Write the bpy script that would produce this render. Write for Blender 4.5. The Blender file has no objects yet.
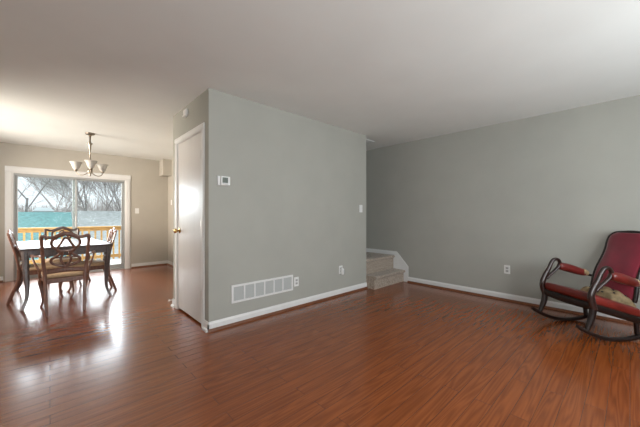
import bpy, bmesh, math, random
from mathutils import Vector, Matrix
C = bpy.context.scene.collection
SC = bpy.context.scene
PI = math.pi

# ------------------------------------------------------------------ camera
CAM_H = 1.164
YAW = math.atan2(310, 289.3)                     # view direction measured from +X
cam_d = bpy.data.cameras.new('camera')
cam_d.sensor_fit = 'HORIZONTAL'
cam_d.sensor_width = 36.0
cam_d.lens = 36.0 * 289.3 / 640
cam_d.shift_y = -(213.5 - 215.3) / 640
cam_d.clip_start = 0.05
cam_d.clip_end = 400
cam = bpy.data.objects.new('camera', cam_d)
C.objects.link(cam)
cam.location = (0, 0, CAM_H)
cam.rotation_euler = (PI / 2, 0, YAW - PI / 2)
SC.camera = cam

# ------------------------------------------------------------------ world, sun, window light, added dining fill, exposure
w = bpy.data.worlds.new('overcast_sky')
SC.world = w
w.use_nodes = True
nt = w.node_tree
nt.nodes.clear()
wo = nt.nodes.new('ShaderNodeOutputWorld')
bg = nt.nodes.new('ShaderNodeBackground')
tc = nt.nodes.new('ShaderNodeTexCoord')
sep = nt.nodes.new('ShaderNodeSeparateXYZ')
rmp = nt.nodes.new('ShaderNodeValToRGB')
nz = nt.nodes.new('ShaderNodeTexNoise')
mixc = nt.nodes.new('ShaderNodeMix'); mixc.data_type = 'RGBA'
rmp.color_ramp.elements[0].position = 0.0
rmp.color_ramp.elements[0].color = (0.45, 0.47, 0.50, 1)
rmp.color_ramp.elements[1].position = 0.62
rmp.color_ramp.elements[1].color = (0.92, 0.96, 1.0, 1)
rmp.color_ramp.elements.new(0.30).color = (0.41, 0.45, 0.50, 1)
nz.inputs['Scale'].default_value = 3.0
nz.inputs['Detail'].default_value = 5.0
mixc.inputs[7].default_value = (0.47, 0.48, 0.49, 1)
nt.links.new(tc.outputs['Generated'], sep.inputs[0])
nt.links.new(sep.outputs['Z'], rmp.inputs[0])
nt.links.new(tc.outputs['Generated'], nz.inputs['Vector'])
nt.links.new(nz.outputs['Fac'], mixc.inputs[0])
nt.links.new(rmp.outputs[0], mixc.inputs[6])
nt.links.new(mixc.outputs[2], bg.inputs['Color'])
bg.inputs['Strength'].default_value = 2.6
nt.links.new(bg.outputs[0], wo.inputs[0])


def lamp(name, kind, loc, energy, color, rot=(0, 0, 0), **kw):
    d = bpy.data.lights.new(name, kind)
    d.energy = energy
    d.color = color
    for k, v in kw.items():
        setattr(d, k, v)
    o = bpy.data.objects.new(name, d)
    C.objects.link(o)
    o.location = loc
    o.rotation_euler = rot
    return o


def aim(o, target):
    o.rotation_euler = (Vector(target) - o.location).to_track_quat('-Z', 'Y').to_euler()


sun = lamp('hazy_sun', 'SUN', (1, 14, 8), 17.0, (0.90, 0.94, 1.0), angle=math.radians(64))
aim(sun, (1.0 - 0.08 * 4, 14 - 4 * 0.94, 8 - 4 * 0.36))
wl = lamp('front_window_daylight', 'AREA', (0.85, -1.66, 1.45), 77, (0.96, 0.99, 1.0), shape='RECTANGLE', size=1.5, size_y=1.4)
aim(wl, (1.35, 3.0, 1.5))
wl2 = lamp('front_window_daylight', 'AREA', (2.75, -1.66, 1.30), 40, (0.90, 0.97, 1.0), shape='RECTANGLE', size=1.2, size_y=1.1)
aim(wl2, (3.1, 0.2, 2.4))
dining_fill = lamp('dining_fill_light', 'AREA', (-3.0, 5.4, 1.35), 400, (1.0, 0.89, 0.76), shape='RECTANGLE', size=2.0, size_y=1.3)  # added warm fill to brighten the dining area, shining through an added opening
aim(dining_fill, (1.9, 7.3, 1.6))

vs = SC.view_settings
vs.view_transform = 'Standard'
vs.look = 'None'
vs.exposure = 0.0
vs.gamma = 1.0
vs.use_curve_mapping = False

# ------------------------------------------------------------------ materials
MATS = {}


def mat(name, col, rough=0.5, metal=0.0, spec=0.5, noise=0.0, nscale=20.0, bump=0.0, bscale=60.0, stretch=(1, 1, 1), coat=0.0, sheen=0.0, coat_rough=0.1):
    m = bpy.data.materials.new(name)
    m.use_nodes = True
    n = m.node_tree.nodes
    L = m.node_tree.links
    b = n['Principled BSDF']
    b.inputs['Base Color'].default_value = (*col, 1)
    b.inputs['Roughness'].default_value = rough
    b.inputs['Metallic'].default_value = metal
    b.inputs['Specular IOR Level'].default_value = spec
    b.inputs['Coat Weight'].default_value = coat
    b.inputs['Coat Roughness'].default_value = coat_rough
    b.inputs['Sheen Weight'].default_value = sheen
    t = n.new('ShaderNodeTexCoord')
    mp = n.new('ShaderNodeMapping')
    mp.inputs['Scale'].default_value = stretch
    L.new(t.outputs['Object'], mp.inputs[0])
    if noise > 0:
        x = n.new('ShaderNodeTexNoise')
        x.inputs['Scale'].default_value = nscale
        x.inputs['Detail'].default_value = 6
        r = n.new('ShaderNodeValToRGB')
        r.color_ramp.elements[0].position = 0.3
        r.color_ramp.elements[1].position = 0.7
        r.color_ramp.elements[0].color = (*[max(0, c * (1 - noise)) for c in col], 1)
        r.color_ramp.elements[1].color = (*[min(1, c * (1 + noise)) for c in col], 1)
        L.new(mp.outputs[0], x.inputs['Vector'])
        L.new(x.outputs['Fac'], r.inputs[0])
        L.new(r.outputs[0], b.inputs['Base Color'])
    if bump > 0:
        y = n.new('ShaderNodeTexNoise')
        y.inputs['Scale'].default_value = bscale
        y.inputs['Detail'].default_value = 4
        bp = n.new('ShaderNodeBump')
        bp.inputs['Strength'].default_value = bump
        bp.inputs['Distance'].default_value = 0.01
        L.new(mp.outputs[0], y.inputs['Vector'])
        L.new(y.outputs['Fac'], bp.inputs['Height'])
        L.new(bp.outputs[0], b.inputs['Normal'])
    MATS[name] = m
    return m


mat('wall_paint', (0.395, 0.398, 0.362), 0.75, spec=0.25, noise=0.03, nscale=3, bump=0.05, bscale=180)
mat('dining_paint', (0.475, 0.448, 0.395), 0.75, spec=0.25, noise=0.03, nscale=3, bump=0.05, bscale=180)
mat('ceiling_paint', (0.80, 0.825, 0.805), 0.9, spec=0.1, noise=0.02, nscale=2, bump=0.06, bscale=120)
mat('white_trim', (0.74, 0.745, 0.74), 0.35, noise=0.02, nscale=6)
mat('door_paint', (0.66, 0.645, 0.63), 0.36, noise=0.03, nscale=3, coat=0.1, bump=0.06, bscale=14, stretch=(1, 3, .35))
mat('shoe_wood', (0.17, 0.065, 0.03), 0.35, noise=0.3, nscale=12, stretch=(0.3, 6, 6))
mat('brass', (0.72, 0.5, 0.2), 0.25, metal=1.0)
mat('nickel', (0.32, 0.28, 0.23), 0.32, metal=1.0)
mat('steel', (0.6, 0.6, 0.6), 0.3, metal=1.0)
mat('white_plastic', (0.78, 0.79, 0.78), 0.35)
mat('grey_plastic', (0.45, 0.46, 0.45), 0.4)
mat('dark_slot', (0.03, 0.03, 0.03), 0.6)
mat('lcd', (0.12, 0.14, 0.12), 0.25)
mat('grille_grey', (0.47, 0.48, 0.47), 0.5)
mat('duct_dark', (0.10, 0.10, 0.10), 0.8)
mat('alu', (0.40, 0.41, 0.40), 0.4, metal=0.3)
mat('carpet', (0.37, 0.305, 0.245), 0.95, spec=0.1, noise=0.45, nscale=55, bump=0.7, bscale=260, sheen=0.3)
mat('table_wood', (0.085, 0.066, 0.064), 0.28, noise=0.35, nscale=10, stretch=(8, 0.5, 8), coat=0.5)
mat('chair_wood', (0.165, 0.075, 0.05), 0.33, noise=0.35, nscale=14, stretch=(4, 4, 0.8), coat=0.3)
mat('dark_chair_wood', (0.045, 0.022, 0.016), 0.3, noise=0.3, nscale=14, coat=0.3)
mat('seat_fabric', (0.52, 0.36, 0.22), 0.8, noise=0.15, nscale=50, bump=0.2, bscale=200)
mat('rocker_wood', (0.011, 0.005, 0.004), 0.38, noise=0.4, nscale=16, stretch=(1, 4, 4), coat=0.15)
mat('swan_wood', (0.026, 0.010, 0.008), 0.3, noise=0.4, nscale=16, coat=0.2)
mat('red_leather', (0.155, 0.017, 0.013), 0.33, noise=0.25, nscale=9, bump=0.12, bscale=70, coat=0.25)
mat('red_velvet', (0.20, 0.003, 0.020), 0.75, noise=0.2, nscale=7, bump=0.15, bscale=150, sheen=0.35)
mat('tan_tuft', (0.46, 0.35, 0.20), 0.75, noise=0.3, nscale=25, bump=0.25, bscale=90)
mat('tan_worn', (0.42, 0.30, 0.16), 0.6, noise=0.3, nscale=40)
mat('cedar', (0.55, 0.32, 0.11), 0.6, noise=0.25, nscale=8, stretch=(1, 1, 6))
mat('deck_board', (0.62, 0.62, 0.60), 0.7, noise=0.2, nscale=8)
mat('teal_shingle', (0.075, 0.215, 0.210), 0.8, noise=0.30, nscale=9, bump=0.3, bscale=20)
mat('pale_shingle', (0.26, 0.28, 0.275), 0.8, noise=0.25, nscale=7, bump=0.3, bscale=20)
mat('siding', (0.55, 0.56, 0.56), 0.7)
mat('snow_white', (0.9, 0.9, 0.92), 0.7)
mat('bark', (0.25, 0.23, 0.22), 0.9, noise=0.4, nscale=8)
mat('bark_grey', (0.40, 0.37, 0.35), 0.9, noise=0.3, nscale=8)
mat('winter_ground', (0.15, 0.14, 0.125), 0.95, noise=0.3, nscale=0.6)

# frosted lamp glass
m = mat('frosted_glass', (0.66, 0.64, 0.60), 0.4)
b = m.node_tree.nodes['Principled BSDF']
b.inputs['Transmission Weight'].default_value = 0.35
b.inputs['Subsurface Weight'].default_value = 0.0

# clear thin pane: mostly lets light straight through
m = bpy.data.materials.new('pane_glass'); MATS['pane_glass'] = m
m.use_nodes = True
n = m.node_tree.nodes; L = m.node_tree.links
n.clear()
o_ = n.new('ShaderNodeOutputMaterial'); mx = n.new('ShaderNodeMixShader'); tr = n.new('ShaderNodeBsdfTransparent'); gl = n.new('ShaderNodeBsdfGlossy')
fr = n.new('ShaderNodeFresnel'); fr.inputs['IOR'].default_value = 1.08
tr.inputs['Color'].default_value = (0.94, 0.97, 0.97, 1)
gl.inputs['Roughness'].default_value = 0.02
L.new(fr.outputs[0], mx.inputs[0]); L.new(tr.outputs[0], mx.inputs[1]); L.new(gl.outputs[0], mx.inputs[2]); L.new(mx.outputs[0], o_.inputs[0])

# floor: laminate planks running along X, oak grain
m = bpy.data.materials.new('plank_floor'); MATS['plank_floor'] = m
m.use_nodes = True
n = m.node_tree.nodes; L = m.node_tree.links
b = n['Principled BSDF']
t = n.new('ShaderNodeTexCoord')
bk = n.new('ShaderNodeTexBrick')
bk.inputs['Scale'].default_value = 1.0
bk.inputs['Brick Width'].default_value = 1.21
bk.inputs['Row Height'].default_value = 0.096
bk.inputs['Mortar Size'].default_value = 0.0010
bk.inputs['Mortar Smooth'].default_value = 0.3
bk.inputs['Bias'].default_value = 0.0
bk.offset = 0.37
bk.inputs['Color1'].default_value = (0, 0, 0, 1)
bk.inputs['Color2'].default_value = (1, 1, 1, 1)
bk.inputs['Mortar'].default_value = (0.5, 0.5, 0.5, 1)
L.new(t.outputs['Object'], bk.inputs['Vector'])
# per-plank offset for the grain so it breaks at plank edges
va = n.new('ShaderNodeVectorMath'); va.operation = 'MULTIPLY_ADD'
va.inputs[1].default_value = (7.3, 3.1, 5.7)
L.new(bk.outputs['Color'], va.inputs[0]); L.new(t.outputs['Object'], va.inputs[2])
mp = n.new('ShaderNodeMapping'); mp.inputs['Scale'].default_value = (0.55, 9, 1)
L.new(va.outputs[0], mp.inputs[0])
g1 = n.new('ShaderNodeTexNoise'); g1.inputs['Scale'].default_value = 1.0; g1.inputs['Detail'].default_value = 2; g1.inputs['Distortion'].default_value = 0.25
L.new(mp.outputs[0], g1.inputs['Vector'])
mul = n.new('ShaderNodeMath'); mul.operation = 'MULTIPLY'; mul.inputs[1].default_value = 75
L.new(g1.outputs['Fac'], mul.inputs[0])
sn = n.new('ShaderNodeMath'); sn.operation = 'SINE'
L.new(mul.outputs[0], sn.inputs[0])
mp2 = n.new('ShaderNodeMapping'); mp2.inputs['Scale'].default_value = (3, 75, 1)
L.new(va.outputs[0], mp2.inputs[0])
g2 = n.new('ShaderNodeTexNoise'); g2.inputs['Scale'].default_value = 1.0; g2.inputs['Detail'].default_value = 3
L.new(mp2.outputs[0], g2.inputs['Vector'])
ma = n.new('ShaderNodeMath'); ma.operation = 'MULTIPLY_ADD'; ma.inputs[1].default_value = 0.15; ma.inputs[2].default_value = 0.0
L.new(sn.outputs[0], ma.inputs[0])
ad = n.new('ShaderNodeMath'); ad.operation = 'MULTIPLY_ADD'
L.new(g2.outputs['Fac'], ad.inputs[0]); ad.inputs[1].default_value = 0.6; L.new(ma.outputs[0], ad.inputs[2])
ma.inputs[2].default_value = 0.22
pl = n.new('ShaderNodeMath'); pl.operation = 'MULTIPLY_ADD'; pl.inputs[1].default_value = 0.10
sx = n.new('ShaderNodeSeparateColor')
L.new(bk.outputs['Color'], sx.inputs[0]); L.new(sx.outputs[0], pl.inputs[0]); L.new(ad.outputs[0], pl.inputs[2])
rp = n.new('ShaderNodeValToRGB')
e = rp.color_ramp.elements
e[0].position = 0.15; e[0].color = (0.135, 0.034, 0.008, 1)
e[1].position = 1.05; e[1].color = (0.325, 0.090, 0.022, 1)
k = rp.color_ramp.elements.new(0.55); k.color = (0.228, 0.059, 0.0135, 1)
L.new(pl.outputs[0], rp.inputs[0])
mo = n.new('ShaderNodeMix'); mo.data_type = 'RGBA'
mo.inputs[7].default_value = (0.05, 0.018, 0.008, 1)
L.new(bk.outputs['Fac'], mo.inputs[0]); L.new(rp.outputs[0], mo.inputs[6])
L.new(mo.outputs[2], b.inputs['Base Color'])
b.inputs['Roughness'].default_value = 0.25
b.inputs['Specular IOR Level'].default_value = 0.33
b.inputs['Coat Weight'].default_value = 0.32
b.inputs['Coat Roughness'].default_value = 0.13
bp = n.new('ShaderNodeBump'); bp.inputs['Strength'].default_value = 0.6; bp.inputs['Distance'].default_value = 0.002
iv = n.new('ShaderNodeMath'); iv.operation = 'SUBTRACT'; iv.inputs[0].default_value = 1.0
L.new(bk.outputs['Fac'], iv.inputs[1]); L.new(iv.outputs[0], bp.inputs['Height'])
L.new(bp.outputs[0], b.inputs['Normal'])

# ------------------------------------------------------------------ mesh helpers


def obj(name, bm, m, parent=None, smooth=False, bevel=0.0, seg=2):
    bmesh.ops.recalc_face_normals(bm, faces=bm.faces)
    me = bpy.data.meshes.new(name)
    bm.to_mesh(me)
    bm.free()
    if smooth:
        for p in me.polygons:
            p.use_smooth = True
    me.materials.append(MATS[m] if isinstance(m, str) else m)
    o = bpy.data.objects.new(name, me)
    C.objects.link(o)
    if parent is not None:
        o.parent = parent
    if bevel > 0:
        md = o.modifiers.new('bevel', 'BEVEL')
        md.width = bevel
        md.segments = seg
        md.limit_method = 'ANGLE'
        md.angle_limit = math.radians(40)
    return o


def thing(name, label, cat, loc=(0, 0, 0), rz=0.0, group=None):
    o = bpy.data.objects.new(name, None)
    C.objects.link(o)
    o.empty_display_size = 0.1
    o.location = loc
    o.rotation_euler = (0, 0, rz)
    o['label'] = label
    o['category'] = cat
    if group:
        o['group'] = group
    return o


def tag(o, label, cat, group=None, kind=None):
    o['label'] = label
    o['category'] = cat
    if group:
        o['group'] = group
    if kind:
        o['kind'] = kind
    return o


def struct(name, bm, m, label, cat, parent=None, **kw):
    o = obj(name, bm, m, parent, **kw)
    if parent is None:
        o['kind'] = 'structure'
        o['label'] = label
        o['category'] = cat
    return o


def B(*boxes):
    bm = bmesh.new()
    for bx in boxes:
        box(bm, *bx)
    return bm


def box(bm, x0, x1, y0, y1, z0, z1):
    v = [bm.verts.new((x, y, z)) for x in (x0, x1) for y in (y0, y1) for z in (z0, z1)]
    for f in ((0, 1, 3, 2), (4, 6, 7, 5), (0, 4, 5, 1), (2, 3, 7, 6), (0, 2, 6, 4), (1, 5, 7, 3)):
        bm.faces.new([v[i] for i in f])


def catmull(pts, n=6):
    """smooth a list of tuples (any length) through its points"""
    out = []
    P = [tuple(p) for p in pts]
    P = [tuple(2 * a - b for a, b in zip(P[0], P[1]))] + P + [tuple(2 * a - b for a, b in zip(P[-1], P[-2]))]
    for i in range(1, len(P) - 2):
        for k in range(n):
            t = k / n
            out.append(tuple(0.5 * (2 * b + (c - a) * t + (2 * a - 5 * b + 4 * c - d) * t * t + (3 * b - a - 3 * c + d) * t ** 3)
                             for a, b, c, d in zip(P[i - 1], P[i], P[i + 1], P[i + 2])))
    out.append(P[-2])
    return out


def sweep(bm, pts, ref=(0, 0, 1), n=10, closed=False, square=False, cap=True):
    """pts: (x,y,z,a,b): a = half size across (perpendicular to ref), b = half size along ref"""
    rings = []
    N = len(pts)
    ref = Vector(ref)
    for i, p in enumerate(pts):
        c = Vector(p[:3])
        if closed:
            d = Vector(pts[(i + 1) % N][:3]) - Vector(pts[i - 1][:3])
        else:
            d = Vector(pts[min(i + 1, N - 1)][:3]) - Vector(pts[max(i - 1, 0)][:3])
        if d.length < 1e-9:
            d = Vector((0, 0, 1))
        d.normalize()
        s = d.cross(ref)
        if s.length < 1e-4:
            s = d.cross(Vector((1, 0, 0.01)))
        s.normalize()
        u = s.cross(d).normalized()
        ring = []
        for k in range(n):
            th = 2 * PI * (k + 0.5) / n
            ct, st = math.cos(th), math.sin(th)
            if square:
                q = max(abs(ct), abs(st))
                q = q ** 0.85
                ct, st = ct / q, st / q
            ring.append(bm.verts.new(c + s * (ct * p[3]) + u * (st * p[4])))
        rings.append(ring)
    M = N if closed else N - 1
    for i in range(M):
        A, D = rings[i], rings[(i + 1) % N]
        for k in range(n):
            bm.faces.new((A[k], A[(k + 1) % n], D[(k + 1) % n], D[k]))
    if cap and not closed:
        bm.faces.new(rings[0][::-1])
        bm.faces.new(rings[-1])
    return bm


def tube(pts, r=None, ref=(0, 0, 1), n=10, sm=6, closed=False, square=False, bm=None):
    bm = bm or bmesh.new()
    P = [tuple(p) if len(p) == 5 else (*p[:3], p[3], p[3]) if len(p) == 4 else (*p, r, r) for p in pts]
    if sm > 1:
        if closed:
            Q = catmull(P[-1:] + P + P[:2], sm)
            P = Q[sm:sm + sm * len(P)]
        else:
            P = catmull(P, sm)
    return sweep(bm, P, ref, n, closed, square)


def lathe(prof, n=24, bm=None, c=(0, 0, 0), axis='z'):
    bm = bm or bmesh.new()
    rings = []
    for r, z in prof:
        ring = []
        for k in range(n):
            a = 2 * PI * k / n
            if axis == 'z':
                p = (c[0] + r * math.cos(a), c[1] + r * math.sin(a), c[2] + z)
            elif axis == 'y':
                p = (c[0] + r * math.cos(a), c[1] + z, c[2] + r * math.sin(a))
            else:
                p = (c[0] + z, c[1] + r * math.cos(a), c[2] + r * math.sin(a))
            ring.append(bm.verts.new(p))
        rings.append(ring)
    for A, D in zip(rings, rings[1:]):
        for k in range(n):
            bm.faces.new((A[k], A[(k + 1) % n], D[(k + 1) % n], D[k]))
    if prof[0][0] > 1e-5:
        bm.faces.new(rings[0][::-1])
    if prof[-1][0] > 1e-5:
        bm.faces.new(rings[-1])
    bmesh.ops.remove_doubles(bm, verts=bm.verts, dist=1e-6)
    return bm


def prism(poly, axis, a0, a1, bm=None):
    """extrude a polygon (list of 2D points) along an axis: 'x' -> points are (y,z); 'y' -> (x,z); 'z' -> (x,y)"""
    bm = bm or bmesh.new()

    def P(p, a):
        return {'x': (a, p[0], p[1]), 'y': (p[0], a, p[1]), 'z': (p[0], p[1], a)}[axis]
    A = [bm.verts.new(P(p, a0)) for p in poly]
    D = [bm.verts.new(P(p, a1)) for p in poly]
    bm.faces.new(A[::-1]); bm.faces.new(D)
    n = len(poly)
    for i in range(n):
        bm.faces.new((A[i], A[(i + 1) % n], D[(i + 1) % n], D[i]))
    return bm


def rounded_slab(x0, x1, y0, y1, z0, z1, r, crown=0.0, n=6, bm=None):
    """cushion: rounded corners, rounded edge, domed top"""
    bm = bm or bmesh.new()

    def outline(ins):
        pts = []
        rr = max(r - ins, 0.004)
        for cx, cy, a0 in ((x1 - ins - rr, y1 - ins - rr, 0), (x0 + ins + rr, y1 - ins - rr, 90), (x0 + ins + rr, y0 + ins + rr, 180), (x1 - ins - rr, y0 + ins + rr, 270)):
            for k in range(n + 1):
                a = math.radians(a0 + 90 * k / n)
                pts.append((cx + rr * math.cos(a), cy + rr * math.sin(a)))
        return pts
    h = z1 - z0
    e_ = min(h * 0.45, 0.02)
    levels = [(e_ * 0.6, z0), (0, z0 + e_ * 0.7), (0, z1 - e_), (e_ * 0.35, z1 - e_ * 0.35), (e_, z1)]
    w_ = min(x1 - x0, y1 - y0) / 2
    for f in (0.3, 0.6, 0.85):
        levels.append((e_ + (w_ - e_) * f, z1 + crown * (1 - (1 - f) ** 2)))
    rings = [[bm.verts.new((x, y, z)) for x, y in outline(i_)] for i_, z in levels]
    for A, D in zip(rings, rings[1:]):
        m_ = len(A)
        for k in range(m_):
            bm.faces.new((A[k], A[(k + 1) % m_], D[(k + 1) % m_], D[k]))
    bm.faces.new(rings[0][::-1]); bm.faces.new(rings[-1])
    return bm


def copy_tree(o, parent=None):
    c = o.copy()
    C.objects.link(c)
    if parent is not None:
        c.parent = parent
    for ch in list(o.children):
        copy_tree(ch, c)
    return c


# ------------------------------------------------------------------ room shell
H = 2.44
XR, YB, YC, XC = 4.57, 7.5, 2.88, 1.162          # right wall, back wall, centre wall, closet side wall
XL, YF = -1.5, -1.4                              # left wall, front wall (behind the camera)
XD = 2.05                                        # right wall of the dining area
struct('floor', B((XL - .12, XR + .12, YF - .12, YB + .12, -0.12, 0.0)), 'plank_floor', 'red-brown wood plank floor running through both rooms', 'floor')
struct('ceiling', B((XL - .12, XR + .12, YF - .12, YB + .12, H, H + 0.1)), 'ceiling_paint', 'white painted flat ceiling over both rooms', 'ceiling')
struct('wall_right', B((XR, XR + .12, YF - .12, YB + .12, 0, H)), 'wall_paint', 'long grey wall behind the rocking chair', 'wall')
VY0, VY1, VZ0, VZ1 = 4.65, 6.35, .85, 2.10  # opening added in the side wall for the dining fill
struct('wall_left', B((XL - .12, XL, YF - .12, VY0, 0, H), (XL - .12, XL, VY1, YB + .12, 0, H), (XL - .12, XL, VY0, VY1, 0, VZ0), (XL - .12, XL, VY0, VY1, VZ1, H)), 'dining_paint', 'grey side wall on the dining side', 'wall')
WX0, WX1, WZ0, WZ1 = 0.05, 3.65, 0.72, 2.18
struct('wall_front', B((XL, WX0, YF - .12, YF, 0, H), (WX1, XR, YF - .12, YF, 0, H), (WX0, WX1, YF - .12, YF, 0, WZ0), (WX0, WX1, YF - .12, YF, WZ1, H)), 'wall_paint', 'grey front wall with a wide window', 'wall')
DX0, DX1, DZ = -0.480, 1.192, 1.920
struct('wall_back', B((XL, DX0, YB, YB + .12, 0, H), (DX1, XD + .12, YB, YB + .12, 0, H), (DX0, DX1, YB, YB + .12, DZ, H)), 'dining_paint', 'beige-grey dining wall around the glass sliding door', 'wall')
struct('wall_dining', B((XD, XD + .12, 4.02, YB, 0, H)), 'dining_paint', 'grey wall at the far corner of the dining area', 'wall')
struct('soffit', B((1.868, XD, 7.2, YB, 2.075, H)), 'dining_paint', 'small boxed soffit in the upper corner of the dining area', 'soffit')
struct('wall_centre', B((XC, 3.70, YC, YC + .12, 0, H)), 'wall_paint', 'grey wall holding the thermostat and return vent', 'wall')
CY0, CY1, CZ = 3.045, 3.845, 2.055               # closet door opening
struct('wall_closet', B((XC, XC + .12, YC + .12, CY0, 0, H), (XC, XC + .12, CY1, 4.02, 0, H), (XC, XC + .12, CY0, CY1, CZ, H)), 'wall_paint', 'narrow beige-grey wall around the closet door', 'wall')
struct('wall_kitchen', B((XC + .12, XD, 3.90, 4.02, 0, H)), 'wall_paint', 'grey wall closing the back of the closet block', 'wall')
struct('wall_stair_side', B((3.58, 3.70, 3.0, 3.90, 0, H)), 'wall_paint', 'grey wall on the inner side of the stair landing', 'wall')
struct('wall_stair', B((XD, XR, 3.90, 4.02, 0, H)), 'wall_paint', 'grey wall at the back of the stair landing', 'wall')


def baseboard(name, label, axis, a0, a1, w, s, h=0.093, shoe='shoe_wood', z=0.0):
    """profile stands on the floor along 'x' or 'y'; w = wall plane, s = direction off the wall"""
    pr_ = [(w, z), (w + s * .014, z), (w + s * .014, z + h - .022), (w + s * .009, z + h - .010), (w + s * .006, z + h), (w, z + h)]
    o = struct(name, prism(pr_, axis, a0, a1), 'white_trim', label, 'baseboard')
    if shoe:
        q = [(w + s * .014, z)] + [(w + s * (.014 + .018 * math.cos(a)), z + .026 * math.sin(a)) for a in (0, .4, .8, 1.2, PI / 2)]
        sh = obj('shoe_molding', prism(q, axis, a0, a1), shoe, o)
        if shoe == 'shoe_wood':
            sh['label'] = 'brown wood shoe molding'
    return o


baseboard('baseboard_centre', 'white baseboard under the return vent', 'x', XC - .014, 3.70, YC, -1)
baseboard('baseboard_right', 'white baseboard running behind the rocking chair', 'y', YF, 2.64, XR, -1)
baseboard('baseboard_back', 'white baseboard right of the sliding door', 'x', 1.31, XD, YB, -1)
baseboard('baseboard_back_left', 'white baseboard left of the sliding door', 'x', XL, -0.60, YB, -1)
baseboard('baseboard_dining', 'white baseboard at the far dining corner', 'y', 4.02, YB - .014, XD, -1)
baseboard('baseboard_left', 'white baseboard along the dining side wall', 'y', YF, YB - .014, XL, 1)
baseboard('baseboard_front', 'white baseboard under the front window', 'x', XL + .014, XR - .014, YF, 1)
baseboard('baseboard_closet', 'short white baseboard between closet door and corner', 'y', YC - .014, 2.982, XC, -1, shoe='white_trim')
baseboard('baseboard_closet_end', 'short white baseboard at the far end of the closet', 'y', 3.912, 4.02, XC, -1, shoe='white_trim')

# ------------------------------------------------------------------ closet door
d1 = struct('door_1', B((XC + .003, XC + .038, CY0 + .012, CY1 - .012, 0.022, CZ - .012)), 'door_paint', 'flat white closet door with brass knob', 'door', bevel=.002)
cas = [(0, 0), (0, .068), (-.010, .068), (-.017, .055), (-.017, .02), (-.008, .006), (-.008, 0)]
bm = bmesh.new()
for s, y in ((-1, CY0), (1, CY1)):
    prism([(XC + q[0], y + s * (q[1] - .004)) for q in cas], 'z', 0.0, CZ - .004, bm)
prism([(XC + q[0], CZ + q[1] - .004) for q in cas], 'y', CY0 - .064, CY1 + .064, bm)
obj('door_casing', bm, 'white_trim', d1)
obj('door_jamb', B((XC, XC + .12, CY0, CY0 + .010, 0, CZ), (XC, XC + .12, CY1 - .010, CY1, 0, CZ), (XC, XC + .12, CY0, CY1, CZ - .010, CZ),
    (XC + .040, XC + .057, CY0 + .01, CY0 + .022, 0, CZ - .01), (XC + .040, XC + .057, CY1 - .022, CY1 - .01, 0, CZ - .01), (XC + .040, XC + .057, CY0 + .01, CY1 - .01, CZ - .022, CZ - .01)), 'white_trim', d1)
kn = obj('knob', lathe([(0.012, 0), (0.011, -.022), (.016, -.030), (.027, -.042), (.029, -.052), (.024, -.064), (.012, -.069), (0, -.070)], 20, c=(XC + .003, 3.772, .975), axis='x'), 'brass', d1, smooth=True)
kn['label'] = 'brass door knob'
obj('knob_plate', lathe([(.033, 0), (.033, -.003), (.028, -.007), (.013, -.009), (0, -.009)], 24, c=(XC + .003, 3.772, .975), axis='x'), 'brass', kn, smooth=True)
for z in (.33, 1.06, 1.80):
    bm = B((XC + .0005, XC + .0029, CY0 + .014, CY0 + .030, z - .045, z + .045))
    lathe([(.008, -.05), (.008, .05)], 10, bm, (XC - .006, CY0 + .009, z))
    obj('hinge', bm, 'steel', d1)
# little white spring door stop on the baseboard end
t = thing('door_stop', 'small white rubber-tipped stop at the foot of the closet wall', 'door stop', (XC, 3.985, 0.085))
obj('stem', lathe([(.010, -.0145), (.008, -.02), (.005, -.024), (.005, -.05)], 12, axis='x'), 'white_plastic', t, smooth=True)
obj('tip', lathe([(.005, -.048), (.011, -.051), (.013, -.058), (.011, -.066), (0, -.068)], 12, axis='x'), 'white_plastic', t, smooth=True)

# ------------------------------------------------------------------ glass sliding door
d2 = struct('door_2', B((DX0, DX0 + .02, YB + .0, YB + .12, 0, DZ), (DX1 - .02, DX1, YB, YB + .12, 0, DZ), (DX0 + .02, DX1 - .02, YB, YB + .12, DZ - .035, DZ), (DX0 + .02, DX1 - .02, YB, YB + .12, 0, .035)), 'alu', 'sliding glass patio door with white casing', 'door')
bm = bmesh.new()
cw = .105
prof = [(0, 0), (0, cw), (-.012, cw), (-.022, cw - .02), (-.022, .03), (-.012, .008), (-.012, 0)]
for s, x in ((-1, DX0), (1, DX1)):
    prism([(x + s * (q[1] + .004 - .008), YB + q[0]) for q in prof], 'z', 0, DZ + .004, bm)
prism([(YB + q[0], DZ + .0 + q[1] * 1.12) for q in prof], 'x', DX0 - cw + .004, DX1 + cw - .004, bm)
obj('door_casing', bm, 'white_trim', d2)
XM = 0.362


def slider(x0, x1, y, name):
    fw = .034
    p = obj(name, B((x0, x0 + fw, y, y + .032, .036, DZ - .036), (x1 - fw, x1, y, y + .032, .036, DZ - .036), (x0 + fw, x1 - fw, y, y + .032, DZ - .036 - fw * .6, DZ - .036), (x0 + fw, x1 - fw, y, y + .032, .036, .036 + .075)), 'alu', d2, bevel=.003)
    obj('pane', B((x0 + fw, x1 - fw, y + .013, y + .019, .111, DZ - .036 - fw * .6)), 'pane_glass', p)
    return p


sp = slider(DX0 + .021, XM + .036, YB + .030, 'sliding_panel')
slider(XM - .036, DX1 - .021, YB + .072, 'fixed_panel')
hb = tube([(XM + .012, YB + .029, .93), (XM + .012, YB + .005, .95), (XM + .012, YB + .005, 1.12), (XM + .012, YB + .029, 1.14)], .008, ref=(1, 0, 0), n=8, sm=3)
obj('handle', hb, 'white_plastic', sp, smooth=True)

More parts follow.
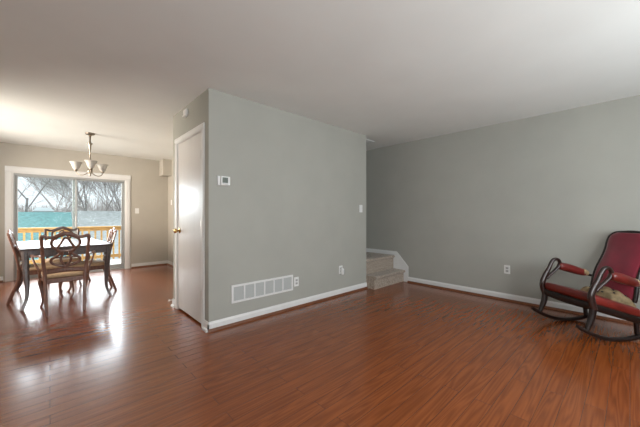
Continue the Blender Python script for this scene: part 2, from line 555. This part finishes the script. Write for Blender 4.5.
# ------------------------------------------------------------------ front window (behind the camera)
w1 = struct('window_1', B((WX0, WX0 + .05, YF - .1, YF - .02, WZ0, WZ1), (WX1 - .05, WX1, YF - .1, YF - .02, WZ0, WZ1), (WX0 + .05, WX1 - .05, YF - .1, YF - .02, WZ0, WZ0 + .05), (WX0 + .05, WX1 - .05, YF - .1, YF - .02, WZ1 - .05, WZ1), ((WX0 + WX1) / 2 - .025, (WX0 + WX1) / 2 + .025, YF - .1, YF - .02, WZ0 + .05, WZ1 - .05)), 'white_trim', 'wide white framed front window', 'window')
obj('window_casing', B((WX0 - .07, WX0, YF, YF + .016, WZ0 - .05, WZ1 + .07), (WX1, WX1 + .07, YF, YF + .016, WZ0 - .05, WZ1 + .07), (WX0, WX1, YF, YF + .016, WZ1, WZ1 + .07), (WX0 - .02, WX1 + .02, YF - .02, YF + .05, WZ0 - .03, WZ0)), 'white_trim', w1)

w2 = struct('added_window', B((XL - .1, XL - .02, VY0, VY0 + .05, VZ0, VZ1), (XL - .1, XL - .02, VY1 - .05, VY1, VZ0, VZ1), (XL - .1, XL - .02, VY0 + .05, VY1 - .05, VZ0, VZ0 + .05), (XL - .1, XL - .02, VY0 + .05, VY1 - .05, VZ1 - .05, VZ1)), 'white_trim', 'unseen white framed window added in the dining side wall', 'window')  # unseen window, added so the dining fill has a way in
obj('window_casing', B((XL, XL + .016, VY0 - .07, VY0, VZ0 - .05, VZ1 + .07), (XL, XL + .016, VY1, VY1 + .07, VZ0 - .05, VZ1 + .07), (XL, XL + .016, VY0, VY1, VZ1, VZ1 + .07), (XL - .02, XL + .05, VY0, VY1, VZ0 - .03, VZ0)), 'white_trim', w2)

# ------------------------------------------------------------------ carpeted stairs
ST = thing('carpeted_stairs', 'beige carpeted stair steps rising beside the right wall', 'stairs', (3.70, 2.75, 0))
sx0, sx1 = 0.0, XR - 3.70 - .011


def step(y0, y1, z0, z1, x0=sx0, x1=sx1):
    # riser with a rounded carpet nosing
    pr_ = [(y1, z0), (y1, z1)]
    nr = .022
    pr_ += [(y0 - .012, z1)] + [(y0 - .012 + nr * -math.sin(a), z1 - nr + nr * math.cos(a)) for a in (.4, .8, 1.2, 1.6, 2.0, 2.5)] + [(y0, z1 - .055), (y0, z0)]
    return obj('step', prism(pr_, 'x', x0, x1), 'carpet', ST, bevel=.004)


step(-.030, .180, 0, .205)
step(.180, 1.148, 0, .445)
# white skirt board on the right wall, and a short one at the wall end
sk = [(-.115, 0), (.9 + .248, 0), (1.148, .515), (.115, .515), (.090, .488), (-.085, .300), (-.115, .27)]
s_ = obj('skirt_board', prism(sk, 'x', sx1 + .001, sx1 + .0095), 'white_trim', ST)
s_['label'] = 'white skirt board'

# ------------------------------------------------------------------ wall fittings
# local frame: wall plane y=0, outward -y


def outlet(name, label, loc, rz, group=None, kids=True):
    t = thing(name, label, 'outlet', loc, rz, group)
    obj('plate', rounded_slab(-.036, .036, -.058, .058, 0, .006, .005, n=3), 'white_plastic', t).rotation_euler = (PI / 2, 0, 0)
    for z in (-.02, .02):
        f = obj('receptacle', B((-.017, .017, -.0085, -.0055, z - .014, z + .014)), 'grey_plastic', t, bevel=.003)
        obj('slots', B((-.009, -.006, -.0092, -.0084, z - .004, z + .006), (.006, .009, -.0092, -.0084, z - .004, z + .006), (-.0025, .0025, -.0092, -.0084, z - .010, z - .006)), 'dark_slot', f)
    return t


def switch(name, label, loc, rz, group=None):
    t = thing(name, label, 'light switch', loc, rz, group)
    obj('plate', rounded_slab(-.037, .037, -.059, .059, 0, .006, .005, n=3), 'white_plastic', t).rotation_euler = (PI / 2, 0, 0)
    obj('toggle', B((-.005, .005, -.018, -.0055, .002, .012), (-.006, .006, -.0075, -.0055, -.013, .013)), 'white_plastic', t)
    return t


outlet('wall_outlet', 'white duplex outlet just right of the return vent', (2.277, YC, .325), 0)
outlet('wall_outlet', 'white duplex outlet on the long wall near the rocking chair', (XR, 1.146, .423), -PI / 2)
outlet('wall_outlet', 'white outlet with a plug-in device on the centre wall', (3.100, YC, .372), 0)
t = thing('plug_in_device', 'small white plug-in device hanging in the centre wall outlet', 'air freshener', (3.108, YC - .009, .345))
obj('body', rounded_slab(-.026, .026, -.045, .045, 0, .040, .014, .004), 'white_plastic', t, smooth=False).rotation_euler = (PI / 2, 0, 0)
obj('side_vent', B((.0245, .0275, -.036, -.006, -.035, .030)), 'grey_plastic', t)
switch('light_switch', 'white light switch near the stair end of the centre wall', (3.562, YC, 1.268), 0)
switch('light_switch', 'white light switch just right of the patio door', (1.418, YB, 1.262), 0)
switch('light_switch', 'white light switch high on the far dining corner wall', (XD, 7.22, 1.46), -PI / 2)

t = thing('thermostat', 'white digital thermostat with grey screen on centre wall', 'thermostat', (1.312, YC, 1.520))
obj('back_plate', B((-.068, .068, -.010, 0, -.048, .048)), 'white_plastic', t, bevel=.004)
obj('cover', B((-.034, .066, -.030, -.010, -.045, .046)), 'white_plastic', t, bevel=.005)
obj('side_panel', B((-.066, -.042, -.024, -.010, -.045, .046)), 'white_plastic', t, bevel=.005)
q = obj('screen', B((-.020, .040, -.0315, -.0295, -.022, .034)), 'lcd', t)
q['label'] = 'dark grey display'
obj('buttons', B((-.018, .038, -.0325, -.0295, -.036, -.029)), 'grey_plastic', t)

# return air vent
t = thing('return_air_vent', 'long white return air vent low on the centre wall', 'vent', (1.808, YC, .326))
vw, vh = .409, .096
bm = bmesh.new()
for a in ((-vw, vw, -.014, 0, vh - .022, vh), (-vw, vw, -.014, 0, -vh, -vh + .022), (-vw, -vw + .026, -.014, 0, -vh + .022, vh - .022), (vw - .026, vw, -.014, 0, -vh + .022, vh - .022)):
    box(bm, *a)
sw_ = (2 * vw - .052) / 6
for i in range(1, 6):
    x = -vw + .026 + i * sw_
    box(bm, x - .009, x + .009, -.012, 0, -vh + .022, vh - .022)
obj('frame', bm, 'white_trim', t, bevel=.003)
for i in range(6):
    bm = bmesh.new()
    x0 = -vw + .026 + i * sw_ + (.009 if i else 0)
    x1 = -vw + .026 + (i + 1) * sw_ - (.009 if i < 5 else 0)
    for k in range(13):
        z = -vh + .024 + k * .0115
        prism([(-.008, z), (-.0065, z + .002), (-.001, z + .0115), (-.001, z + .0085)], 'x', x0, x1, bm)
    g = obj('louver_panel', bm, 'grille_grey', t)
q = obj('duct_backing', B((-vw + .02, vw - .02, -.001, 0, -vh + .02, vh - .02)), 'duct_dark', t)

# alarm sensor on the closet wall
t = thing('door_chime', 'small white chime box above the closet door', 'door chime', (XC, 3.50, 2.352), -PI / 2)
obj('body', rounded_slab(-.045, .045, -.035, .035, 0, .035, .01, .003), 'white_plastic', t).rotation_euler = (PI / 2, 0, 0)
obj('lower_cap', B((-.040, .040, -.042, -.008, -.052, -.034)), 'white_plastic', t, bevel=.006)

# ceiling register at the stair corner
t = thing('ceiling_register', 'small white air register on the ceiling by the stairs', 'vent', (3.93, 3.09, H))
obj('frame', B((-.17, .17, -.085, -.065, -.010, 0), (-.17, .17, .065, .085, -.010, 0), (-.17, -.15, -.065, .065, -.010, 0), (.15, .17, -.065, .065, -.010, 0)), 'ceiling_paint', t, bevel=.003)
bm = bmesh.new()
for k in range(5):
    y = -.055 + k * .0275
    prism([(y, -.001), (y + .003, -.001), (y + .016, -.012), (y + .013, -.012)], 'x', -.15, .15, bm)
obj('slats', bm, 'grille_grey', t)
obj('duct_backing', B((-.15, .15, -.065, .065, -.001, 0)), 'duct_dark', t)

# ------------------------------------------------------------------ chandelier
CH = thing('chandelier', 'brushed nickel chandelier with three white glass shades over the table', 'chandelier', (.455, 5.73, 0))
obj('canopy', lathe([(.062, H), (.062, H - .012), (.050, H - .024), (.020, H - .034), (.014, H - .048), (0, H - .048)], 28), 'nickel', CH, smooth=True)
obj('stem', lathe([(0, H - .046), (.011, H - .048), (.011, H - .13), (.016, H - .135), (.016, H - .150), (.034, H - .156), (.034, H - .165), (.018, H - .185), (.013, H - .25), (.009, H - .27), (.009, 1.99), (0, 1.99)], 20), 'nickel', CH, smooth=True)
obj('hub', lathe([(0, 2.0), (.014, 1.995), (.018, 1.97), (.012, 1.93), (.014, 1.90), (.030, 1.87), (.034, 1.845), (.022, 1.82), (.010, 1.80), (.012, 1.79), (.008, 1.775), (0, 1.772)], 20), 'nickel', CH, smooth=True)
A0 = math.atan2(-1, -.08) + .06
for i in range(3):
    a = A0 + i * 2 * PI / 3
    ca, sa = math.cos(a), math.sin(a)
    prof_ = [(.02, 1.842), (.05, 1.81), (.09, 1.79), (.14, 1.79), (.178, 1.815), (.19, 1.85)]
    ar = obj('arm', tube([(r * ca, r * sa, z) for r, z in prof_], .0065, n=8, sm=5), 'nickel', CH, smooth=True)
    cx, cy = .19 * ca, .19 * sa
    obj('socket', lathe([(0, 1.838), (.012, 1.84), (.016, 1.85), (.024, 1.858), (.024, 1.874), (.020, 1.895), (0, 1.897)], 18, c=(cx, cy, 0)), 'nickel', ar, smooth=True)
    shd = obj('lamp_shade', lathe([(.026, 1.872), (.036, 1.880), (.050, 1.912), (.058, 1.945), (.074, 1.975), (.083, 1.984), (.080, 1.984), (.071, 1.974), (.055, 1.944), (.047, 1.912), (.033, 1.883), (.022, 1.874)], 28, c=(cx, cy, 0)), 'frosted_glass', ar, smooth=True)
    shd['label'] = 'white frosted glass bell shade'

# ------------------------------------------------------------------ dining table
TB = thing('dining_table', 'dark wood dining table with saber legs before the patio door', 'table', (.135, 5.80, 0), .085)
tx, ty = .475, .745
bm = bmesh.new()
rounded_slab(-tx, tx, -ty, ty, .728, .756, .03, 0, bm=bm)
obj('tabletop', bm, 'table_wood', TB, bevel=0)
ax, ay = tx - .030, ty - .030
obj('apron', B((-ax + .03, ax - .03, -ay, -ay + .022, .635, .728), (-ax + .03, ax - .03, ay - .022, ay, .635, .728), (-ax, -ax + .022, -ay + .03, ay - .03, .635, .728), (ax - .022, ax, -ay + .03, ay - .03, .635, .728)), 'table_wood', TB, bevel=.003)
for sx_ in (-1, 1):
    for sy_ in (-1, 1):
        lx, ly = sx_ * (ax - .028), sy_ * (ay - .028)
        o_ = .012
        pts = [(lx, ly, .727, .034, .034), (lx, ly, .62, .034, .034), (lx - sx_ * .004, ly - sy_ * .004, .48, .031, .031), (lx - sx_ * .016, ly - sy_ * .012, .30, .024, .024), (lx - sx_ * .012, ly - sy_ * .010, .14, .018, .018), (lx + sx_ * .020, ly + sy_ * .012, .03, .016, .016), (lx + sx_ * .032, ly + sy_ * .018, 0.0, .018, .018)]
        obj('leg', tube(pts, ref=(0, 1, 0), n=8, sm=5, square=True), 'table_wood', TB, smooth=False, bevel=0)

# ------------------------------------------------------------------ dining chairs
# local: front +x, width along y


def backx(z):
    return -.215 - .100 * max(0, (z - .46) / .47) ** 1.25


def make_chair(label, wood='chair_wood', arms=False, group=None):
    t = thing('dining_armchair' if arms else 'dining_chair', label, 'chair', group=group)
    # seat frame and cushion (wider at front)
    def trap(x0, x1, w0, w1, z0, z1, bm=None):
        return prism([(x0, -w0), (x1, -w1), (x1, w1), (x0, w0)], 'z', z0, z1, bm)
    obj('seat_rail', trap(-.215, .225, .185, .235, .355, .412), wood, t, bevel=.010, seg=3)
    bm = rounded_slab(-.190, .235, -.225, .225, .4125, .458, .05, .012)
    for v in bm.verts:
        v.co.y *= .87 + (v.co.x + .19) / .425 * .13
    obj('seat', bm, 'seat_fabric', t, smooth=True)['label'] = 'tan upholstered seat'
    for s in (-1, 1):
        # cabriole front leg
        pts = [(.195, s * .205, .40, .026, .026), (.205, s * .215, .35, .028, .028), (.217, s * .226, .30, .027, .027), (.210, s * .222, .25, .020, .020), (.192, s * .208, .14, .0145, .0145), (.190, s * .206, .07, .0125, .0125), (.208, s * .218, .020, .015, .014), (.220, s * .226, .0, .018, .016)]
        obj('leg', tube(pts, ref=(0, 1, 0), n=10, sm=4), wood, t, smooth=True)
        # rear leg running up into the back post
        pts = [(-.318, s * .168, 0, .015, .017), (-.280, s * .172, .12, .016, .018), (-.225, s * .178, .28, .018, .020), (-.213, s * .183, .44, .019, .022)]
        obj('leg', tube(pts, ref=(1, 0, 0), n=8, sm=5, square=True), wood, t)
        pts = [(backx(z), s * y, z, a, .013) for z, y, a in ((.44, .183, .019), (.55, .192, .018), (.68, .202, .017), (.80, .209, .016), (.88, .213, .017), (.918, .209, .02))]
        obj('back_post', tube(pts, ref=(1, 0, 0), n=8, sm=5, square=True), wood, t)
    # crest rail with humped middle
    cr = [(-.219, .912, .014), (-.20, .921, .019), (-.15, .906, .017), (-.10, .912, .018), (-.05, .938, .021), (0, .950, .024)]
    cr = cr + [(-y, z, a) for y, z, a in cr[-2::-1]]
    obj('crest_rail', tube([(backx(z), y, z, a, .0125) for y, z, a in cr], ref=(1, 0, 0), n=8, sm=4, square=True), wood, t)
    obj('lower_rail', tube([(backx(z), y, z, a, .012) for y, z, a in ((-.188, .490, .022), (-.1, .502, .027), (0, .510, .030), (.1, .502, .027), (.188, .490, .022))], ref=(1, 0, 0), n=8, sm=4, square=True), wood, t)
    # pierced ribbon splat: interlaced strands
    bm = bmesh.new()
    for s in (-1, 1):
        st = [(.012, .932), (.065, .915), (.118, .878), (.130, .830), (.105, .780), (.062, .745), (.056, .705), (.092, .672), (.128, .645), (.124, .600), (.075, .570), (.03, .556), (0, .545)]
        tube([(backx(z) - .001, s * y, z, .0150, .009) for y, z in st], ref=(1, 0, 0), n=8, sm=4, bm=bm)
        st = [(0, .905), (.024, .880), (.044, .835), (.072, .785), (.074, .75), (.036, .720), (.034, .69), (.046, .650), (.038, .605), (.018, .575), (.0, .55)]
        tube([(backx(z) + .002, s * y, z, .0135, .009) for y, z in st], ref=(1, 0, 0), n=8, sm=4, bm=bm)
    tube([(backx(.738), y, .738, .015, .008) for y in (-.085, 0, .085)], ref=(1, 0, 0), n=8, sm=2, bm=bm)
    tube([(backx(.662), y, .662, .010, .008) for y in (-.105, 0, .105)], ref=(1, 0, 0), n=8, sm=2, bm=bm)
    obj('splat', bm, wood, t, smooth=True)
    if arms:
        for s in (-1, 1):
            a = obj('armrest', tube([(backx(.665) + .005, s * .200, .672, .014, .011), (-.15, s * .235, .680, .016, .012), (-.03, s * .275, .672, .018, .012), (.09, s * .296, .665, .019, .013), (.155, s * .300, .668, .021, .014), (.178, s * .300, .655, .018, .013)], n=8, sm=5), wood, t, smooth=True)
            obj('arm_support', tube([(.055, s * .2305, .395, .016, .014), (.045, s * .245, .50, .014, .013), (.070, s * .275, .57, .0125, .012), (.115, s * .296, .63, .0125, .012), (.130, s * .299, .664, .014, .013)], ref=(0, 1, 0), n=8, sm=4), wood, a, smooth=True)
    return t


def put(o, x, y, fx, fy):
    o.location = (x, y, 0)
    o.rotation_euler = (0, 0, math.atan2(fy, fx))


c = make_chair('reddish wood armchair with ribbon back at the near table end', arms=True)
put(c, .140, 4.885, 0, 1)
c = make_chair('wood side chair at the table side nearest the patio door casing')
put(c, -.085, 5.72, 1, 0)
c['label'] = 'reddish wood side chair on the left long side of the table'
c2 = copy_tree(c)
c2['label'] = 'reddish wood side chair on the right long side of the table'
put(c2, .425, 5.60, -1, -.03)
c3 = make_chair('darker brown chair at the far table end before the patio door', 'dark_chair_wood')
put(c3, .155, 6.40, 0, -1)

# ------------------------------------------------------------------ rocking chair (swan-neck arms)
yaw_r = math.atan2(.6823, -.7311) + .06
RC = thing('rocking_chair', 'dark wood swan-arm rocking chair with red velvet back and red leather seat', 'rocking chair', (4.020, .260, 0), yaw_r)
# local +x = the way it faces, +y = the side nearest the camera
for s in (-1, 1):
    pts = []
    for k in range(17):
        a = math.radians(-24 + 59 * (1 - k / 16))
        R_ = .74
        x = R_ * math.sin(a) + .0
        z = R_ * (1 - math.cos(a)) + .017
        e_ = .8 if k in (0, 16) else 1
        pts.append((x, s * .262, z, .019 * e_, .017 * e_))
    obj('runner', tube(pts, ref=(0, 0, 1), n=10, sm=1, square=True), 'rocker_wood', RC)
    # front leg
    pts = [(.338, s * .262, .098, .020, .020), (.322, s * .262, .14, .022, .021), (.292, s * .262, .21, .028, .026), (.276, s * .262, .28, .031, .026), (.275, s * .262, .36, .031, .024)]
    obj('leg', tube(pts, ref=(0, 1, 0), n=10, sm=4), 'rocker_wood', RC, smooth=True)
    pts = [(-.185, s * .245, .045, .018, .020), (-.175, s * .245, .15, .020, .021), (-.165, s * .240, .27, .022, .022)]
    obj('leg', tube(pts, ref=(0, 1, 0), n=10, sm=4), 'rocker_wood', RC, smooth=True)
    # swan-neck arm support, loops round at the top
    yv = s * .268
    sup = [(.266, yv, .30, .030, .024), (.290, yv, .37, .034, .025), (.296, yv, .43, .032, .024), (.266, yv, .505, .028, .021), (.224, yv, .58, .023, .019), (.200, yv, .635, .020, .019), (.168, yv, .676, .018, .019), (.124, yv, .678, .017, .019), (.098, yv, .640, .016, .019), (.116, yv, .596, .015, .018), (.165, yv, .548, .015, .017), (.212, yv, .510, .015, .016), (.250, yv, .468, .016, .015)]
    a = obj('swan_arm_support', tube(sup, ref=(0, 1, 0), n=10, sm=5), 'swan_wood', RC, smooth=True)
    # arm rail to the back, with a leather pad on top
    rail = [(.118, yv, .606, .015, .014), (0, s * .266, .575, .016, .014), (-.12, s * .255, .535, .016, .014), (-.235, s * .225, .505, .015, .013)]
    r_ = obj('arm_rail', tube(rail, n=10, sm=4), 'rocker_wood', RC, smooth=True)
    pad = [(.112, yv, .606, .020, .020), (.095, yv, .604, .036, .040), (.0, s * .266, .582, .041, .046), (-.10, s * .258, .550, .039, .042), (-.165, s * .247, .530, .033, .034), (-.185, s * .243, .524, .018, .018)]
    p_ = obj('arm_pad', tube(pad, n=14, sm=4), 'red_leather', r_, smooth=True)
    p_['label'] = 'padded red leather armrest'
    w_ = obj('worn_patch', tube([(-.145, s * .2505, .541, .036, .038), (-.17, s * .2455, .534, .034, .034), (-.195, s * .2395, .524, .028, .026)], n=14, sm=3), 'tan_worn', r_, smooth=True)
# stretcher and seat frame


def sz(x):                                       # seat slope
    return .372 + .30 * (x - .27)


bm = bmesh.new()
for s in (-1, 1):
    pts = [(x, s * .250, sz(x) - .045, .018, .036) for x in (.285, .10, -.08, -.25)]
    tube(pts, ref=(0, 0, 1), n=8, sm=2, square=True, bm=bm)
tube([(.280, y, sz(.28) - .045 - .012 * (1 - (y / .25) ** 2), .018, .036) for y in (-.25, -.12, 0, .12, .25)], ref=(0, 0, 1), n=8, sm=3, square=True, bm=bm)
tube([(-.235, y, sz(-.235) - .045, .018, .036) for y in (-.25, 0, .25)], ref=(0, 0, 1), n=8, sm=2, square=True, bm=bm)
obj('seat_frame', bm, 'rocker_wood', RC)
bm = rounded_slab(-.235, .305, -.272, .272, .0, .080, .07, .018, n=8)
for v in bm.verts:
    v.co.z += sz(v.co.x) - .018
obj('seat_cushion', bm, 'red_leather', RC, smooth=True)['label'] = 'red leather seat cushion'
# tufted tan centre of the seat
bm = bmesh.new()
nu, nv = 34, 34
grid = []
for i in range(nu + 1):
    row = []
    for j in range(nv + 1):
        x = -.225 + .25 * i / nu
        y = -.13 + .345 * j / nv
        e_ = min(1, min(i, nu - i, j, nv - j) / 3.0)
        u_, v_ = (x + .225) / .058, (y + .13) / .058
        d1_ = abs(math.sin(PI * (u_ + v_) / 2)); d2_ = abs(math.sin(PI * (u_ - v_) / 2))
        z = sz(x) + .064 + (.080 + .13 * (.085 - x)) * (math.sin(PI * i / nu) * math.sin(PI * j / nv)) ** .35 + e_ * .022 * (d1_ * d2_) ** .5
        row.append(bm.verts.new((x, y, z)))
    grid.append(row)
for i in range(nu):
    for j in range(nv):
        bm.faces.new((grid[i][j], grid[i + 1][j], grid[i + 1][j + 1], grid[i][j + 1]))
bmesh.ops.solidify(bm, geom=bm.faces[:], thickness=.012)
pd = obj('tufted_pad', bm, 'tan_tuft', RC, smooth=True)
pd['label'] = 'tan button-tufted seat inset'
btn = None
for i in range(1, 5):
    for j in range(1, 6):
        if (i + j) % 2:
            continue
        x = -.225 + .058 * i
        y = -.13 + .058 * j
        if btn is None:
            btn = obj('button', lathe([(0, -.006), (.009, -.002), (.0105, .003), (.006, .008), (0, .009)], 10), 'rocker_wood', pd, smooth=True)
            bb = btn
        else:
            bb = btn.copy(); C.objects.link(bb); bb.parent = pd
        bb.location = (x, y, sz(x) + .072 + (.080 + .13 * (.085 - x)) * (math.sin(PI * (x + .225) / .25) * math.sin(PI * (y + .13) / .345)) ** .35)
# back: wooden frame and velvet panel
bk_prof = [(-.205, .335, .205), (-.222, .42, .208), (-.240, .52, .203), (-.275, .62, .198), (-.325, .71, .196), (-.375, .80, .203), (-.410, .88, .216), (-.430, .945, .200)]
for s in (-1, 1):
    obj('back_stile', tube([(x, s * hw, z, .017, .020) for x, z, hw in bk_prof], ref=(1, 0, 0), n=8, sm=4), 'rocker_wood', RC, smooth=True)
obj('back_crest', tube([(-.424, -.214, .925, .016, .019), (-.438, -.165, .972, .018, .02), (-.442, -.08, .984, .020, .02), (-.443, 0, .988, .022, .02), (-.442, .08, .984, .020, .02), (-.438, .165, .972, .018, .02), (-.424, .214, .925, .016, .019)], ref=(1, 0, 0), n=8, sm=4), 'rocker_wood', RC, smooth=True)
bm = bmesh.new()
P_ = catmull(bk_prof + [(-.440, .978, .150)], 5)
rows = []
for x, z, hw in P_:
    row = []
    for j in range(17):
        q = -1 + 2 * j / 16
        row.append(bm.verts.new((x + .014 + .034 * (1 - abs(q) ** 3), q * (hw - .012), z + .004)))
    for j in range(16, -1, -1):
        q = -1 + 2 * j / 16
        row.append(bm.verts.new((x - .012, q * (hw - .012), z + .004)))
    rows.append(row)
for A, D in zip(rows, rows[1:]):
    for k in range(len(A)):
        bm.faces.new((A[k], A[(k + 1) % len(A)], D[(k + 1) % len(A)], D[k]))
bm.faces.new(rows[0][::-1]); bm.faces.new(rows[-1])
obj('back_upholstery', bm, 'red_velvet', RC, smooth=True)['label'] = 'red velvet backrest'

# ------------------------------------------------------------------ outside: deck, neighbours, trees
bm = bmesh.new()
for k in range(17):
    y = 7.64 + k * .145
    box(bm, -3.2, 3.4, y, y + .138, -.13, -.10)
struct('deck_floor', bm, 'deck_board', 'pale grey wooden deck beyond the patio door', 'deck')
struct('ground', B((-60, 60, 7.64, 120, -3.1, -2.9)), 'winter_ground', 'bare winter ground below the deck', 'ground')
obj_post = []


def railing(label, a, b_, group, n_post):
    t = thing('deck_railing', label, 'railing', (a[0], a[1], -.10), math.atan2(b_[1] - a[1], b_[0] - a[0]), group)
    Ln = math.hypot(b_[0] - a[0], b_[1] - a[1])
    obj('top_rail', B((-.05, Ln + .05, -.07, .07, .925, .962), (0, Ln, -.02, .02, .84, .925)), 'cedar', t, bevel=.004)
    obj('bottom_rail', B((0, Ln, -.02, .02, .08, .165)), 'cedar', t, bevel=.004)
    for i in range(n_post):
        x = Ln * i / (n_post - 1)
        obj('post', B((x - .045, x + .045, -.045, .045, 0, .925)), 'cedar', t, bevel=.004)
    nb = int(Ln / .135)
    for i in range(1, nb):
        x = Ln * i / nb
        if min(abs(x - Ln * k / (n_post - 1)) for k in range(n_post)) < .07:
            continue
        obj('baluster', B((x - .019, x + .019, -.057, -.0201, .03, .90)), 'cedar', t)
    return t


railing('honey-coloured wood railing along the far edge of the deck', (-2.36, 10.0), (1.72, 10.0), 'deck railings', 4)
railing('honey-coloured wood railing along the right end of the deck', (1.80, 9.94), (1.80, 7.75), 'deck railings', 2)


def house(label, x0, x1, yr, zr, ye, ze, mroof):
    t = thing('house', label, 'house', ((x0 + x1) / 2, yr, -2.9))
    hw = (x1 - x0) / 2
    z1, z2 = zr + 2.9, ze + 2.9
    dy = yr - ye
    db = 3.2
    z3 = z1 - (z1 - z2) * db / dy
    obj('roof', prism([(-dy, z2), (0, z1), (db, z3), (db, z3 - .15), (0, z1 - .18), (-dy, z2 - .15)], 'x', -hw, hw), mroof, t)
    obj('wall', prism([(-dy + .4, 0), (db - .4, 0), (db - .4, z3 - .06), (0, z1 - .2), (-dy + .4, z2 - .06)], 'x', -hw + .35, hw - .35), 'siding', t)
    return t


house('neighbouring house with a teal-green shingle roof beyond the deck', -12.0, .80, 20, 1.33, 14.5, -.75, 'teal_shingle')
house('neighbouring house with a pale grey roof beyond the deck', .84, 12.5, 21, 1.42, 14.6, -.85, 'pale_shingle')
t = thing('shed', 'small white gabled shed just above the teal roof ridge', 'shed', (-.29, 25.6, -2.9))
obj('wall', B((-.42, .42, -.5, .5, 0, 4.36)), 'siding', t)
obj('roof', prism([(-.52, 4.34), (-.3, 4.55), (.3, 4.55), (.52, 4.34)], 'y', -.6, .6), 'snow_white', t)


def tree(label, x, y, hgt, seed, m='bark', levels=5, r0=.14, lean=(0, 0), spread=.55, group='bare trees beyond the houses', base=-2.9, first=.34, kids=3, fork=False):
    rnd = random.Random(seed)
    bm = bmesh.new()
    cnt = [0]

    def branch(p, d, ln, r, lv):
        cnt[0] += 1
        q = p + d * ln
        mid = p + d * ln * .5 + Vector((rnd.uniform(-1, 1), rnd.uniform(-1, 1), rnd.uniform(-.4, .4))) * ln * .06
        r *= .8
        n_ = 6 if lv >= levels - 1 else (4 if lv > 1 else 3)
        sweep(bm, [(*p, r, r), (*mid, r * .85, r * .85), (*q, r * .68, r * .68)], ref=(.3, .9, .2), n=n_, cap=False)
        if lv <= 0:
            return
        nk = kids if lv < levels else (2 if fork else kids)
        for k in range(nk):
            ax_ = Vector((rnd.uniform(-1, 1), rnd.uniform(-.7, .7), rnd.uniform(-.25, .55)))
            sp_ = spread * rnd.uniform(.7, 1.35)
            if fork and lv == levels:
                ax_ = Vector(((-1, 1)[k % 2], 0, 0)); sp_ = .62
            nd = (d + ax_.normalized() * sp_ + Vector((0, 0, .06))).normalized()
            at = rnd.uniform(.55, 1.0) if lv < levels else rnd.uniform(.85, 1)
            branch(p + d * ln * at, nd, ln * rnd.uniform(.62, .86), max(r * .56, .006), lv - 1)
        branch(q, (d + Vector((rnd.uniform(-.2, .2), rnd.uniform(-.2, .2), .05))).normalized(), ln * .75, r * .66, lv - 1) if lv < levels and not fork else None
    branch(Vector((0, 0, 0)), Vector((lean[0], lean[1], 1)).normalized(), hgt * first, r0, levels)
    o = obj('bare_tree', bm, m)
    o.location = (x, y, base)
    return tag(o, label, 'tree', group)


tree('bare tree with a forked trunk at the left of the patio door', -1.05, 26, 8.6, 3, 'bark', 5, .105, fork=True, first=.60, spread=.6)
tree('slender bare tree at the middle of the left door pane', .35, 27, 8.5, 8, 'bark_grey', 4, .12, first=.42)
tree('bare tree behind the door mullion, crown spreading both ways', 1.15, 28, 9.0, 5, 'bark_grey', 5, .13, first=.40)
tree('bare tree just right of the door mullion', 2.1, 25, 8.8, 12, 'bark', 5, .12, first=.36)
tree('dense bare tree at the centre of the right door pane', 3.2, 26, 8.8, 21, 'bark_grey', 6, .12, first=.30, kids=3)
tree('tall bare tree toward the right edge of the right pane', 4.5, 27, 9.5, 33, 'bark', 6, .13, first=.30)
tree('leaning bare tree at the right edge of the right pane', 5.4, 25.6, 8.4, 45, 'bark', 5, .12, lean=(-.35, 0), first=.36)
tree('bare tree standing far off beside the leftmost forked tree', -2.9, 30, 8.0, 14, 'bark_grey', 4, .12, first=.4)
# low tangle of bare scrub along the horizon
rnd = random.Random(77)
bm = bmesh.new()
for k in range(2600):
    x = rnd.uniform(-9, 13); y = rnd.uniform(27, 44)
    top = (rnd.uniform(.7, 1.5) if x < 1.6 else rnd.uniform(.8, 2.2)) * y / 34 + .55
    p = Vector((x, y, -2.9)); q = Vector((x + rnd.uniform(-.5, .5), y, top))
    r_ = rnd.uniform(.012, .028)
    mid = p.lerp(q, .55) + Vector((rnd.uniform(-.2, .2), 0, 0))
    sweep(bm, [(*p, r_ * 1.3, r_ * 1.3), (*mid, r_, r_), (*q, .008, .008)], ref=(.2, 1, .1), n=3, cap=False)
    for j in range(3):
        b0 = p.lerp(q, rnd.uniform(.55, .95)); b1 = b0 + Vector((rnd.uniform(-.8, .8), rnd.uniform(-.3, .3), rnd.uniform(.1, .6)))
        sweep(bm, [(*b0, r_ * .5, r_ * .5), (*b1, .006, .006)], ref=(.2, 1, .1), n=3, cap=False)
tag(obj('bare_scrub', bm, 'bark_grey'), 'low tangle of bare grey-brown scrub behind the roofs', 'scrub', kind='stuff')
